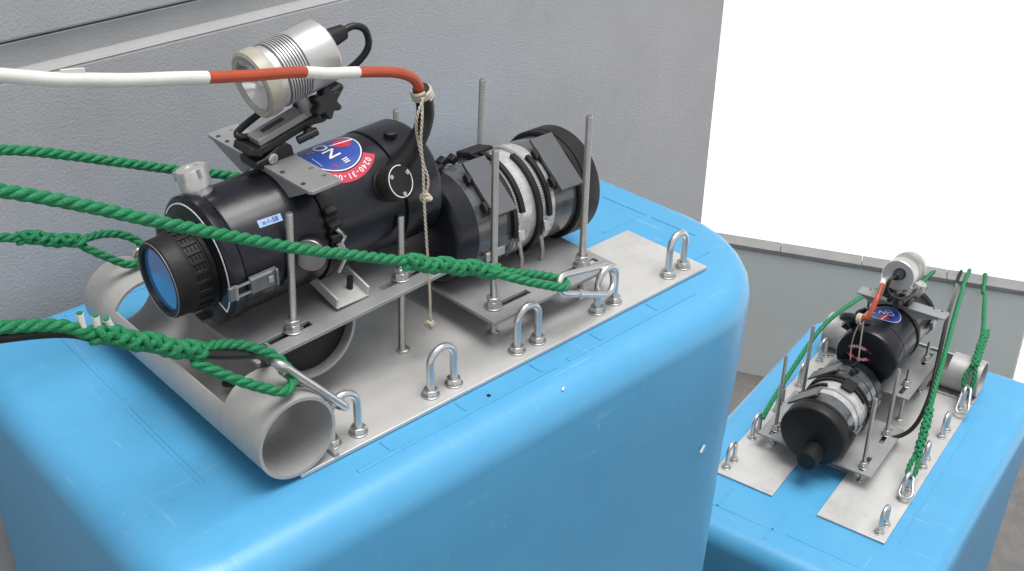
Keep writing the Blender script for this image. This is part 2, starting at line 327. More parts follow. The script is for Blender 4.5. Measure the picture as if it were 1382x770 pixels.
PW = .40           # plate width
def make_sled(label):
    t = thing('mounting_sled', label, 'sled')
    mb = MB(); slot_plate(mb, .067, .7445, 0, PW, -.005, .005, [(.56, .7445, .145, .25)]); mb.build('base_plate', 'plate', t, bevel=.0008)
    # transverse pipe with the top cut open in the middle
    cx, cz, Ro, Ri = .067, .0485, .0475, .0437
    mb = MB(); NA = 144; ys = [0, .072, .075, .08, .088, .31, .318, .323, .326, PW]
    def hole(th, y):      # th measured from +z towards -x, degrees
        if y < .075 or y > .323: return False
        cut = 62
        return -70 < th < cut
    NY = 120; yy = [PW * j / NY for j in range(NY + 1)]
    idx = {}
    vs = []; fs = []
    def V(i, j, k):
        i %= NA
        if (i, j, k) not in idx:
            a = 2 * PI * i / NA; r = Ro if k else Ri
            idx[(i, j, k)] = len(vs); vs.append((cx - r * math.sin(a), yy[j], cz + r * math.cos(a)))
        return idx[(i, j, k)]
    def H(i, j):
        if j < 0 or j >= NY: return True
        th = ((i % NA) + .5) * 360 / NA
        if th > 180: th -= 360
        return hole(th, (yy[j] + yy[j + 1]) / 2)
    for i in range(NA):
        for j in range(NY):
            if H(i, j): continue
            fs.append((V(i, j, 1), V(i + 1, j, 1), V(i + 1, j + 1, 1), V(i, j + 1, 1))); fs.append((V(i, j, 0), V(i, j + 1, 0), V(i + 1, j + 1, 0), V(i + 1, j, 0)))
            if H(i, j - 1): fs.append((V(i, j, 0), V(i + 1, j, 0), V(i + 1, j, 1), V(i, j, 1)))
            if H(i, j + 1): fs.append((V(i, j + 1, 0), V(i, j + 1, 1), V(i + 1, j + 1, 1), V(i + 1, j + 1, 0)))
            if H(i - 1, j): fs.append((V(i, j, 0), V(i, j, 1), V(i, j + 1, 1), V(i, j + 1, 0)))
            if H(i + 1, j): fs.append((V(i + 1, j, 0), V(i + 1, j + 1, 0), V(i + 1, j + 1, 1), V(i + 1, j, 1)))
    mb.add(vs, fs); mb.build('pipe', 'pipe', t, ang=40)
    # weld bead between pipe and plate
    mb = MB(); mb.tube([(cx + .047, PW * k / 60, .002 + .0012 * math.sin(k * 2.3)) for k in range(61)], .0035, 8); mb.build('weld_bead', 'pipe', t)
    # U-bolts
    for side, y in ((0, .02), (1, PW - .02)):
        for k in range(1, 6):
            mb = MB(); dx = random.uniform(-.002, .002); rz = R_(random.uniform(-5, 5)); cr, sr = math.cos(rz), math.sin(rz)
            mb.tube([(.14 * k + dx + p[0] * cr, y + p[0] * sr, p[2] - .004) for p in u_path(.0175, .0625)], .0047, 14)
            ub = mb.build('u_bolt', 'bright', t)
            for sx in (-1, 1):
                px, py = .14 * k + dx + sx * .0175 * cr, y + sx * .0175 * sr
                m2 = MB(); hexnut(m2, (px, py, .0022), .0092, .0068, random.random()); m2.lathe((px, py, 0.0002), (0, 0, 1), [(0, .0112), (.0019, .0112)], 20)
                m2.build('nut', 'bright', ub, bevel=.0006)
    # camera bracket (slightly tilted) with slots
    tl = .052
    br = None
    mb = MB(); slot_plate(mb, .078, .348, .088, .300, .0865, .005, [(.095, .165, .108, .119), (.265, .335, .108, .119), (.095, .165, .27, .281), (.265, .335, .27, .281)], tl)
    br = mb.build('camera_bracket', 'alu', t, bevel=.0006)
    # curved saddle strap under the bracket
    mb = MB(); mb.ring((.160, .094, .0905), (0, 1, 0), .050, .054, 0, .20, 28, R_(180), R_(362), ref=((1, 0, 0), (0, 0, 1)))
    mb.build('saddle_strap', 'alu', br)
    mb = MB(); mb.prism([(.049 * math.cos(R_(a)), .049 * math.sin(R_(a))) for a in range(181, 362, 6)], (.160, .106, .0895), (1, 0, 0), (0, 0, 1), (0, 1, 0), .17); mb.build('saddle_shade_block', 'rubber', br)  # black fill standing in for the shade inside the strap
    # bent channel that carries the clamp
    rx = Matrix.Rotation(R_(14), 3, 'X')
    mb = MB(); mb.box((.222, .146, .1115), (.046, .078, .003), rx); mb.box((.200, .146, .1175), (.003, .078, .014), rx); mb.box((.244, .146, .1175), (.003, .078, .014), rx); mb.build('clamp_channel', 'plate', br, bevel=.0006)
    mb = MB(); mb.cyl((.232, .128, .108), (.232, .126, .124), .0038, seg=12); mb.build('channel_bolt', 'rubber', br)
    # detector brackets
    for (y0, y1, s0) in ((.040, .162, .062), (.19, .312, .279)):
        mb = MB(); slot_plate(mb, .380, .600, y0, y1, .0355, .005, [(.395, .465, s0, s0 + .011), (.53, .59, s0, s0 + .011)]); mb.build('detector_bracket', 'alu', t, bevel=.0006)
    # threaded rods with nuts
    rods = [(.142, .1135, .240, .0948), (.297, .1135, .186, .1027), (.140, .2755, .150, .0948), (.2895, .2755, .150, .1027),
            (.405, .0675, .2535, .0405), (.563, .0675, .2525, .0405), (.424, .2845, .232, .0405), (.575, .2845, .236, .0405)]
    for x, y, zt, zb in rods:
        mb = MB(); thread_rod(mb, x, y, 0, zt); lx = {.142: .011, .297: .004, .424: .008, .575: .009}.get(x, 0) / zt; mb.v = [(q[0] + lx * (q[2] - zb), q[1], q[2]) for q in mb.v]; rd = mb.build('threaded_rod', 'rod', t)
        m2 = MB(); hexnut(m2, (x, y, zb + .0022), .0092, .0075, random.random()); hexnut(m2, (x, y, zb + .0102), .0090, .0055, random.random())
        m2.lathe((x, y, zb + .0002), (0, 0, 1), [(0, .0118), (.0019, .0118)], 20); m2.build('nut', 'bright', rd, bevel=.0006)
        m2 = MB(); hexnut(m2, (x, y, zb - .0135), .0092, .007, random.random()); m2.build('nut', 'bright', rd, bevel=.0006)
        m2 = MB(); m2.lathe((x, y, .0002), (0, 0, 1), [(0, .0085), (.0035, .0085), (.005, .006)], 18); m2.build('foot_collar', 'bright', rd)
    return t

# ------------------------------------------------------------------ underwater camera
CAMLOC = (.073, .19, .177); CTILT = R_(-2.6)
def make_camera(label):
    t = thing('underwater_camera', label, 'camera', CAMLOC, Matrix.Rotation(CTILT, 4, 'Y'))
    X = (1, 0, 0); REF = ((0, 0, 1), (0, -1, 0))          # angle 0 = up, 90 = towards the viewer's side (-y)
    RB = .0722
    mb = MB(); mb.lathe((0, 0, 0), X, [(.020, .0), (.020, RB - .001), (.022, RB), (.152, RB), (.236, RB), (.2375, RB - .0025), (.240, RB - .0025), (.2415, RB + .001), (.290, RB + .001), (.297, RB - .003), (.300, RB - .010), (.300, 0)], 96, False, False)
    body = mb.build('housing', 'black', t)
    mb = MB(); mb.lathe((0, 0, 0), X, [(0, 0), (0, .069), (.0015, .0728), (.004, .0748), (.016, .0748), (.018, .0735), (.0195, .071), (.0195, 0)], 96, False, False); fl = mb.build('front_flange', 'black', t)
    # white scribe line on the flange face
    mb = MB(); mb.ring((-.0006, 0, 0), X, .0665, .0681, 0, .0008, 80, R_(-55), R_(128), REF); 
    a = R_(128); s0 = Vector((-.0003, -math.sin(a) * .0673, math.cos(a) * .0673)); mb.tube([s0, s0 + Vector((0, .017, .006))], .0008, 6); mb.build('white_scribe_line', 'white', fl)
    # lens port
    mb = MB(); prof = [(-.001, .050), (-.006, .050), (-.0065, .0475)]
    for k in range(4):
        u = -.008 - k * .0045; prof += [(u, .0475), (u - .0006, .0462), (u - .0034, .0462), (u - .004, .0475)]
    prof += [(-.027, .0468), (-.030, .0455), (-.046, .0448), (-.048, .0435), (-.048, .0375), (-.043, .0365), (-.041, 0)]
    mb.lathe((0, 0, -.004), X, prof, 72, False, False); lp = mb.build('lens_port', 'rubber', t, ang=30)
    for k in range(26):       # knurled grip ribs
        a = 2 * PI * k / 26; c_ = Vector((-.017, math.sin(a) * .0470, math.cos(a) * .0470 - .004))
        m2 = MB(); m2.box(c_, (.017, .0045, .0016), Matrix.Rotation(-a, 3, 'X')); m2.build('grip_rib', 'rubber', lp, bevel=.0006)
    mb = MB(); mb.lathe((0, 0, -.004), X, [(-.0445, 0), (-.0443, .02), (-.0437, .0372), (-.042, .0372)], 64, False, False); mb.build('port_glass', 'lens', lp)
    mb = MB(); mb.ring((0, 0, -.004), X, .0428, .0434, -.0486, -.0479, 64); mb.build('worn_rim', 'alu', lp)
    # silver vent cap on top
    d = Vector((-.08, .22, 1)).normalized(); o = Vector((.024, .018, .073))
    mb = MB(); mb.lathe(o, d, [(-.006, .0155), (.004, .0155), (.0045, .0178), (.024, .0178), (.0265, .0165), (.0268, .009), (.0255, .0085), (.0255, 0)], 40, False, False)
    kn = mb.build('vent_cap', 'lampsilver', t)
    s, tt, dd = frame(d)
    for k in range(6):
        a = 2 * PI * k / 6; c_ = o + d * .0215 + (s * math.cos(a) + tt * math.sin(a)) * .0178
        m2 = MB(); m2.lathe(c_ - d * .005, d, [(0, .0022), (.0098, .0022)], 10); m2.build('grip_notch', 'alu', kn)
    # toggle latches on both sides and above/below
    for ph in (95, -85, 185):
        rot = Matrix.Rotation(-R_(ph), 3, 'X'); 
        def L(u, tng, rad): 
            a = R_(ph); return Vector((u, -math.sin(a) * rad - math.cos(a) * tng * 0, math.cos(a) * rad)) + Vector((0, -math.cos(a), -math.sin(a))) * tng
        rm = Matrix((Vector((1, 0, 0)), Vector((0, -math.cos(R_(ph)), -math.sin(R_(ph)))), Vector((0, -math.sin(R_(ph)), math.cos(R_(ph)))))).transposed()
        m2 = MB(); m2.box(L(-.002, 0, .0768), (.010, .017, .004), rm); la = m2.build('latch', 'darksteel', t, bevel=.0006)
        m2 = MB(); m2.box(L(.014, .0062, .0775), (.03, .0022, .0022), rm); m2.box(L(.014, -.0062, .0775), (.03, .0022, .0022), rm); m2.cyl(L(.002, -.009, .0782), L(.002, .009, .0782), .0018, seg=10); m2.build('latch_wire', 'bright', la)
        m2 = MB(); m2.box(L(.0365, 0, .0765), (.034, .0195, .0065), rm); m2.box(L(.0515, 0, .0795), (.003, .021, .006), rm); m2.build('latch_lever', 'darksteel', la, bevel=.0008)
        m2 = MB(); m2.box(L(.044, 0, .0802), (.006, .008, .0018), rm); m2.build('latch_slot', 'bright', la, bevel=.0003)
        m2 = MB(); m2.box(L(.032, -.0092, .0795), (.026, .0016, .003), rm); m2.build('latch_edge', 'bright', la)
    # wrapped decals
    def wrapped(name, flat_v, faces, m, parent, u0, ph0, rr):
        vs = []
        for (s_, t_) in flat_v:      # s along the axis, t around (positive to the far side)
            a = R_(ph0) - t_ / RB; vs.append((u0 + s_, -math.sin(a) * rr, math.cos(a) * rr))
        m2 = MB(); m2.add(vs, faces); return m2.build(name, m, parent, ang=80)
    def disc(r0, r1, a0, a1, n=48, rings=4):
        vs = []; fs = []
        for i in range(rings + 1):
            r = r0 + (r1 - r0) * i / rings
            for k in range(n + 1):
                a = a0 + (a1 - a0) * k / n; vs.append((r * math.cos(a), r * math.sin(a)))
        for i in range(rings):
            for k in range(n): fs.append((i * (n + 1) + k, i * (n + 1) + k + 1, (i + 1) * (n + 1) + k + 1, (i + 1) * (n + 1) + k))
        return vs, fs
    U0, PH = .184, 3
    dv, df = disc(.0005, .0385, 0, 2 * PI, 60, 8); st = wrapped('logo_sticker', dv, df, 'sticker', t, U0, PH, RB + .0005)
    dv, df = disc(.0368, .0381, 0, 2 * PI, 60, 1); wrapped('white_ring', dv, df, 'whiteprint', st, U0, PH, RB + .0009)
    # red diamond with a white stripe
    def poly(pts): return pts, [tuple(range(len(pts)))]
    def rotp(pts, ang, ox=0, oy=0): c_, s_ = math.cos(ang), math.sin(ang); return [(ox + x * c_ - y * s_, oy + x * s_ + y * c_) for x, y in pts]
    dv, df = disc(.0003, 1, 0, 2 * PI, 32, 5)
    vv = [(x * .0135 / (abs(math.cos(math.atan2(y, x))) ** 1.3 + abs(math.sin(math.atan2(y, x))) ** 1.3) ** .77, y * .0125 / (abs(math.cos(math.atan2(y, x))) ** 1.3 + abs(math.sin(math.atan2(y, x))) ** 1.3) ** .77) for x, y in dv]
    wrapped('red_diamond', rotp(vv, .25, .022, .005), df, 'redsticker', st, U0, PH, RB + .0009)
    vv, ff = poly(rotp([(-.016, -.0012), (.014, -.0012), (.014, .0012), (-.016, .0012)], -.15, .022, .005)); wrapped('white_stripe', vv, ff, 'whiteprint', st, U0, PH, RB + .0013)
    TA = R_(96)
    for s_, size, ox, oy in (('NO', .024, -.002, .002), ('III', .011, .006, -.026), ('o', .009, -.012, -.028), ('.::', .012, -.020, .008), ('..........', .008, -.028, -.014)):
        tv, tf = text_verts(s_, size); tv = rotp(tv, TA, ox, oy); wrapped('lettering', tv, tf, 'redsticker' if s_ == 'o' else 'whiteprint', st, U0, PH, RB + .0011)
    ac = R_(-90)
    dv, df = disc(.0398, .0535, ac - R_(52), ac + R_(52), 40, 3); rs = wrapped('red_band', dv, df, 'redsticker', t, U0, PH, RB + .0006)
    num = '0240-31-0888'
    for i, ch in enumerate(num):
        a = ac + R_(40) - R_(80) * i / (len(num) - 1)
        tv, tf = text_verts(ch, .0098); tv = rotp(tv, a - PI / 2, .0465 * math.cos(a), .0465 * math.sin(a)); wrapped('lettering', tv, tf, 'whiteprint', rs, U0, PH, RB + .001)
    # small blue label tape
    vv, ff = poly(rotp([(-.0145, -.0042), (.0145, -.0042), (.0145, .0042), (-.0145, .0042)], -.06)); tp = wrapped('label_tape', vv, ff, 'tape', t, .066, 50, RB + .0006)
    tv, tf = text_verts('x-1-58', .0075); wrapped('lettering', rotp(tv, -.06), tf, 'ink', tp, .066, 50, RB + .001)
    # red oval sticker with white lettering on the rear face
    for sy, txt in ((1, 'DING 0240'), (-1, '31 0888')):
        dv, df = disc(.020, .032, R_(90 - 66) if sy > 0 else R_(270 - 66), R_(90 + 66) if sy > 0 else R_(270 + 66), 30, 2)
        m2 = MB(); m2.add([(.3004, x - .016, y * .62 + .010) for x, y in dv], df); rb_ = m2.build('rear_sticker', 'redsticker', t)
        for i, ch in enumerate(txt):
            if ch == ' ': continue
            a = R_(90) + sy * (R_(46) - R_(92) * i / (len(txt) - 1)) if sy > 0 else R_(270) - R_(46) + R_(92) * i / (len(txt) - 1)
            tv, tf = text_verts(ch, .0098); tv = rotp(tv, (a - PI / 2) if sy > 0 else (a + PI / 2))
            m2 = MB(); m2.add([(.3008, x + .026 * math.cos(a) - .016, (y + .026 * math.sin(a) * .62) + .010) for x, y in tv], tf); m2.build('lettering', 'whiteprint', rb_)
    mb = MB(); mb.lathe((.300, .004, .02), X, [(-.001, .006), (.003, .006), (.004, .004), (.004, 0)], 20, False, False); mb.build('rear_plug', 'rubber', t)
    # strap clamp round the body below the top plate
    mb = MB(); mb.ring((0, 0, 0), X, RB + .0004, RB + .003, .128, .142, 80); mb.build('clamp_band', 'rubber', t)
    for a_, w_ in ((74, .011), (84, .013), (62, .010)):
        a = R_(a_); c_ = Vector((.135, -math.sin(a) * (RB + .006), math.cos(a) * (RB + .006))); m2 = MB(); m2.box(c_, (w_ + .006, .008, .009), Matrix.Rotation(R_(-a_), 3, 'X')); m2.build('clamp_lug', 'rubber', t, bevel=.0015)
    m2 = MB(); m2.cyl((.136, -.079, .002), (.142, -.080, -.020), .0045, seg=14); m2.tube([(.135, -.078, .018), (.143, -.081, .006), (.134, -.080, -.006), (.142, -.079, -.022), (.136, -.072, -.04)], .0028, 8); m2.build('clamp_screw', 'bright', t)
    # round side knob with a grey face
    d = Vector((-.75, -.62, .12)).normalized(); o = Vector((.106, -.072, .000))
    mb = MB(); mb.lathe(o, d, [(0, .019), (.010, .0205), (.013, .0205), (.0145, .0195), (.0145, 0)], 40, False, False); sk = mb.build('side_knob', 'rubber', t)
    mb = MB(); mb.lathe(o + d * .0146, d, [(0, .0188), (.0010, .018), (.0010, 0)], 36, False, False); mb.build('knob_face', 'darksteel', sk)
    # top mounting plate on a curved saddle
    zt = .078
    mb = MB(); mb.prism([(.101, -.092), (.137, -.092), (.140, -.089), (.140, .118), (.136, .122), (.101, .122), (.098, .118), (.098, -.088)], (0, 0, zt), (1, 0, 0), (0, 1, 0), (0, 0, 1), .0042); tp_ = mb.build('top_plate', 'alu', t, bevel=.0005)
    arc = [(.0735 * math.sin(R_(a)), .0735 * math.cos(R_(a))) for a in range(-38, 43, 5)]
    pol = [(-.084, zt - .0002), (-.078, zt - .003)] + arc + [(.085, zt - .012), (.115, zt - .0002)]
    mb = MB(); mb.prism([p for p in pol], (.0995, 0, 0), (0, 1, 0), (0, 0, 1), (1, 0, 0), .006); mb.build('saddle', 'alu', tp_)
    mb = MB(); mb.prism([p for p in pol], (.131, 0, 0), (0, 1, 0), (0, 0, 1), (1, 0, 0), .006); mb.build('saddle', 'alu', tp_)
    for x, y in ((.104, -.07), (.132, -.07), (.104, -.03), (.132, -.045), (.104, .105), (.132, .105), (.125, .11), (.104, .085)):
        m2 = MB(); m2.lathe((x, y, zt + .0043), (0, 0, 1), [(0, .0028), (.0006, .0028), (.0006, 0)], 14, False, False); m2.build('screw_hole', 'darkgroove' if (x < .11) else 'bright', tp_)
    # cable gland on the rear side
    o = Vector((.219, -.050, .030)); d = Vector((.20, -.88, .42)).normalized()
    mb = MB(); mb.lathe(o, d, [(-.01, .0205), (.012, .0205), (.013, .0185), (.018, .0185), (.0185, .0212), (.034, .0212), (.0355, .0203), (.0355, 0)], 48, False, False); gl = mb.build('cable_gland', 'rubber', t)
    s_, t_, _ = frame(d)
    mb = MB(); mb.ring(o + d * .0353, d, .0180, .0189, 0, .0007, 48, R_(60), R_(385)); mb.build('white_ring', 'white', gl)
    for a in (20, 140, 260):
        m2 = MB(); m2.lathe(o + d * .0355 + (s_ * math.cos(R_(a)) + t_ * math.sin(R_(a))) * .0150, d, [(0, .0026), (.0016, .0026), (.0016, 0)], 12, False, False); m2.build('screw', 'bright', gl)
    ep = spline([o + d * .012, o + d * .012 + Vector((.018, .004, .012)), (.2600, -.0600, .0655), (.2740, -.0600, .0815)], .003); ne = len(ep)
    m2 = MB(); m2.tube(ep, [.0142 - .0036 * (k / (ne - 1)) for k in range(ne)], 24)
    m2.build('gland_elbow', 'rubber', gl)
    mb = MB(); mb.lathe((.262, -.020, .0685), (0, -.1, 1), [(-.004, .008), (.007, .008), (.008, .006), (.008, 0)], 16, False, False); mb.build('lifting_screw', 'rubber', t)
    return t

def add_cable(label, lab_cat, sections, name='signal_cable', r=.0066):
    """sections: list of (part name, material, radius, path)"""
    t = thing(name, label, lab_cat)
    for pn, m, rr, path in sections: MB().tube(path, rr, 16).build(pn, m, t)
    return t

# ------------------------------------------------------------------ lamp
def make_light(label, cable_pts):
    LM = Matrix.Translation((.170, .2, .3545)) @ Matrix.Rotation(R_(-11), 4, 'Y')
    t = thing('underwater_light', label, 'lamp', LM.translation, Matrix.Rotation(R_(-11), 4, 'Y'))
    X = (1, 0, 0)
    mb = MB(); mb.lathe((0, 0, 0), X, [(.002, .0275), (-.002, .0295), (-.003, .033), (-.001, .0362), (.008, .0368), (.014, .0362), (.016, .034)], 64, False, False); mb.build('bezel', 'lampbezel', t)
    mb = MB(); prof = [(.004, 0), (.005, .006), (.008, .008)]; prof = [(.016, .0), (.0155, .007), (.012, .016), (.006, .0235), (.0015, .0277)]
    mb.lathe((0, 0, 0), X, prof, 48, False, False); rf = mb.build('reflector', 'lampglass', t)
    mb = MB(); mb.lathe((.0155, 0, 0), (-1, 0, 0), [(0, .0055), (.006, .0055), (.008, .003), (.0085, 0)], 20, False, False); mb.build('bulb', 'whiteprint', rf)
    mb = MB(); mb.ring((0, 0, 0), X, .0277, .0292, -.0025, .0005, 48); mb.build('glass_seal', 'lampsilver', t)
    mb = MB(); mb.lathe((0, 0, 0), X, [(.015, .0335), (.024, .0335), (.0245, .0295), (.054, .0295), (.0545, .0345), (.055, .0348), (.093, .0348), (.0955, .033), (.096, .0)], 72, False, False); lh = mb.build('lamp_body', 'lampsilver', t)
    for k in range(8):
        u = .0265 + k * .0034; m2 = MB(); m2.ring((0, 0, 0), X, .0292, .0350, u, u + .0016, 64); m2.build('cooling_fin', 'lampsilver', lh)
    mb = MB(); mb.lathe((.0962, .004, .006), X, [(-.002, .013), (.006, .013), (.0065, .0115), (.018, .0105), (.034, .0085), (.036, .0065), (.036, 0)], 28, False, False); mb.build('cable_boot', 'rubber', t)
    for ch in [o for o in C.objects if o.parent == t]:
        for ob in [ch] + [o for o in C.objects if o.parent == ch]:
            for v in ob.data.vertices: v.co = (v.co.x * .99, v.co.y * 1.07, v.co.z * 1.07)
    li = LM.inverted()
    def Lw(x, y, z): return li @ Vector((x, y, z))
    # yoke, arm, bar and base, given in sled coordinates
    def part(mb): mb.v = [tuple(li @ Vector(q)) for q in mb.v]; return mb
    ry = Matrix.Rotation(R_(-14), 3, 'Y')
    mb = MB(); mb.tube(spline([(.222, .196, .334), (.229, .194, .322), (.236, .200, .306)], .003), .0075, 14); mb.box((.2225, .198, .338), (.03, .02, .008), ry); part(mb).build('yoke', 'alu', t)
    mb = MB(); mb.box((.207, .206, .2985), (.082, .025, .009), ry); bar = part(mb).build('slotted_bar', 'alu', t, bevel=.0015)
    mb = MB(); mb.box((.193, .206, .3003), (.030, .006, .0012), ry); part(mb).build('bar_slot', 'darkgroove', bar)
    mb = MB(); mb.box((.205, .206, .2885), (.090, .031, .010), ry); mb.box((.161, .207, .281), (.018, .036, .010), Matrix.Rotation(R_(20), 3, 'Y')); part(mb).build('bar_channel', 'blackplastic', t, bevel=.002)
    mb = MB(); mb.prism([(-.030, 0), (.030, 0), (.026, .018), (.006, .022), (-.016, .012), (-.030, .010)], (.184, .224, .2595), (.86, 0, 0), (0, 0, 1), (0, -1, 0), .036); base = part(mb).build('clamp_base', 'blackplastic', t, bevel=.002)
    mb = MB(); mb.lathe((.178, .1878, .2705), (0, -1, 0), [(0, .0062), (.004, .0062), (.0052, .0045), (.0052, .002), (.003, .0018), (.003, 0)], 18, False, False); part(mb).build('clamp_bolt', 'bright', base)
    mb = MB(); mb.cyl((.214, .188, .281), (.238, .184, .287), .005, seg=12); mb.lathe((.230, .190, .286), (0, -1, .1), [(0, .007), (.006, .007), (.007, .004), (.007, 0)], 16, False, False); part(mb).build('clamp_lever', 'blackplastic', base)
    # star knob
    pol = []
    for k in range(48):
        a = 2 * PI * k / 48; r = .0155 + .0035 * math.cos(6 * a); pol.append((r * math.cos(a), r * math.sin(a)))
    mb = MB(); mb.prism(pol, (.250, .190, .3165), (.85, 0, .5), (-.45, .2, .86), (.1, -.98, .2), .014); part(mb).build('star_knob', 'blackplastic', t, bevel=.002)
    # dark triangular wing behind the knob
    mb = MB(); mb.prism([(-.03, -.022), (.012, -.024), (.044, .010), (.040, .016), (.004, .004), (-.02, .006)], (.252, .205, .3085), (1, 0, 0), (0, .1, 1), (0, 1, 0), .016); part(mb).build('mount_wing', 'blackplastic', t, bevel=.003)
    mb = MB(); mb.tube(spline([li @ Vector(q) for q in cable_pts], .004), .0042, 12); mb.build('power_cord', 'hose', t)
    return t

# ------------------------------------------------------------------ radiation detector
def make_detector(label):
    t = thing('radiation_detector', label, 'detector', (.415, .175, .1135), Matrix.Rotation(R_(1.0), 4, 'Y'))
    X = (1, 0, 0); REF = ((0, 0, 1), (0, -1, 0)); RB = .0690
    mb = MB(); mb.lathe((0, 0, 0), X, [(-.02, RB - .002), (.20, RB - .002)], 72); mb.build('core_tube', 'foil', t)
    mb = MB(); mb.lathe((0, 0, 0), X, [(-.035, 0), (-.035, .062), (-.032, .0695), (-.029, .072), (-.002, .072), (0, .0705), (0, .05)], 80, False, False); mb.build('front_cap', 'black', t)
    mb = MB(); mb.lathe((0, 0, 0), X, [(0, .05), (0, RB + .0015), (.022, RB + .0015), (.0225, RB - .0005), (.06, RB - .0005), (.06, .05)], 80, False, False); mb.build('acrylic_sleeve', 'clear', t)
    mb = MB(); mb.lathe((0, 0, 0), X, [(.060, .05), (.060, RB + .0004), (.134, RB + .0004), (.134, .05)], 80, False, False); mb.build('tape_wrap', 'foil', t)
    mb = MB(); mb.lathe((0, 0, 0), X, [(.134, .05), (.134, RB), (.18, RB), (.18, .05)], 80, False, False); mb.build('smoked_band', 'clear', t)
    mb = MB(); mb.lathe((0, 0, 0), X, [(.174, .05), (.174, .0735), (.176, .0762), (.184, .0762), (.1845, .0745), (.186, .0745), (.1865, .0762), (.2105, .0762), (.214, .074), (.216, .070), (.216, 0)], 80, False, False); cap = mb.build('rear_cap', 'rubber', t)
    mb = MB(); mb.lathe((.216, .012, -.034), X, [(-.002, .0245), (.012, .0245), (.046, .0235), (.048, .0215), (.048, 0)], 40, False, False); mb.build('rear_connector', 'rubber', cap)
    # flat grey panels standing tangent to the tube
    for ph in (40, -105):
        for (u0, u1) in ((.016, .053), (.133, .172)):
            a = R_(ph); er = Vector((0, -math.sin(a), math.cos(a))); et = Vector((0, -math.cos(a), -math.sin(a)))
            rm = Matrix((Vector(X), et, er)).transposed()
            m2 = MB(); m2.box(Vector(((u0 + u1) / 2, 0, 0)) + er * (RB + .0065), (u1 - u0, .080, .005), rm); pn = m2.build('side_panel', 'greypanel', t, bevel=.0006)
            for q in (-.02, .022):
                m2 = MB(); m2.box(Vector((u0 - .003, 0, 0)) + er * (RB + .005) + et * q, (.008, .010, .008), rm); m2.box(Vector((u0 - .006, 0, 0)) + er * (RB + .005) + et * (q + .006), (.004, .004, .008), rm); m2.build('panel_clip', 'rubber', pn, bevel=.0005)
            m2 = MB(); m2.box(Vector(((u0 + u1) / 2, 0, 0)) + er * (RB + .0015), (u1 - u0 - .012, .03, .006), rm); m2.build('panel_foot', 'rubber', pn)
    # curved rubber strips and worm-drive hose clamps
    for (u, a0, a1, w_) in ((.0555, -70, 100, .0065), (.0695, -60, 76, .0065), (.0985, 14, 150, .0075), (.1165, 22, 90, .006)):
        m2 = MB(); m2.ring((0, 0, 0), X, RB + .001, RB + .0065, u, u + w_, 48, R_(a0), R_(a1), REF); m2.build('rubber_strip', 'rubber', t)
    for (u, w_) in ((.0630, .0055), (.1085, .0055)):
        m2 = MB(); m2.ring((0, 0, 0), X, RB + .001, RB + .0024, u, u + w_, 96); hc = m2.build('hose_clamp', 'bright', t)
        m2 = MB()
        for k in range(24):
            a = R_(18 + k * 3); c_ = Vector((u + w_ / 2, -math.sin(a) * (RB + .0026), math.cos(a) * (RB + .0026))); m2.box(c_, (w_ * .8, .0014, .0012), Matrix.Rotation(-a, 3, 'X'))
        tag(m2.build('clamp_teeth', 'alu', hc), kind='stuff')
        a = R_(98); c_ = Vector((u + w_ / 2, -math.sin(a) * (RB + .006), math.cos(a) * (RB + .006)))
        m2 = MB(); m2.box(c_, (.010, .014, .009), Matrix.Rotation(-a, 3, 'X')); m2.cyl(c_ + Vector((0, 0, -.004)), c_ + Vector((0, .002, -.016)), .0042, seg=12); m2.build('clamp_screw', 'bright', hc, bevel=.0008)
    # toggle latch low on the near side
    m2 = MB(); m2.box((.016, -.0705, -.026), (.012, .006, .013)); m2.box((.033, -.0705, -.024), (.018, .005, .012)); m2.build('latch', 'bright', t, bevel=.001)
    # tie strap ends above the front cap
    m2 = MB(); m2.box((-.014, .004, .0745), (.034, .008, .006), Matrix.Rotation(R_(-8), 3, 'Y')); m2.box((.012, .016, .076), (.012, .012, .010), Matrix.Rotation(R_(-30), 3, 'Y')); m2.box((.026, .012, .077), (.011, .012, .010), Matrix.Rotation(R_(-35), 3, 'Y')); m2.build('strap_end', 'rubber', t, bevel=.002)
    m2 = MB(); m2.box((.075, .024, .0715), (.04, .030, .006), Matrix.Rotation(R_(-14), 3, 'X')); m2.build('top_pad', 'rubber', t, bevel=.002)
    for (x, y) in ((.080, -.060), (.120, -.058)):
        m2 = MB(); m2.tube([(x, y, -.035), (x + .001, y - .004, -.055), (x, y - .004, -.075)], .003, 10); m2.lathe((x, y - .004, -.0775), (0, 0, 1), [(0, .006), (.005, .006)], 12); m2.build('hold_down_stud', 'rod', t)
    return t

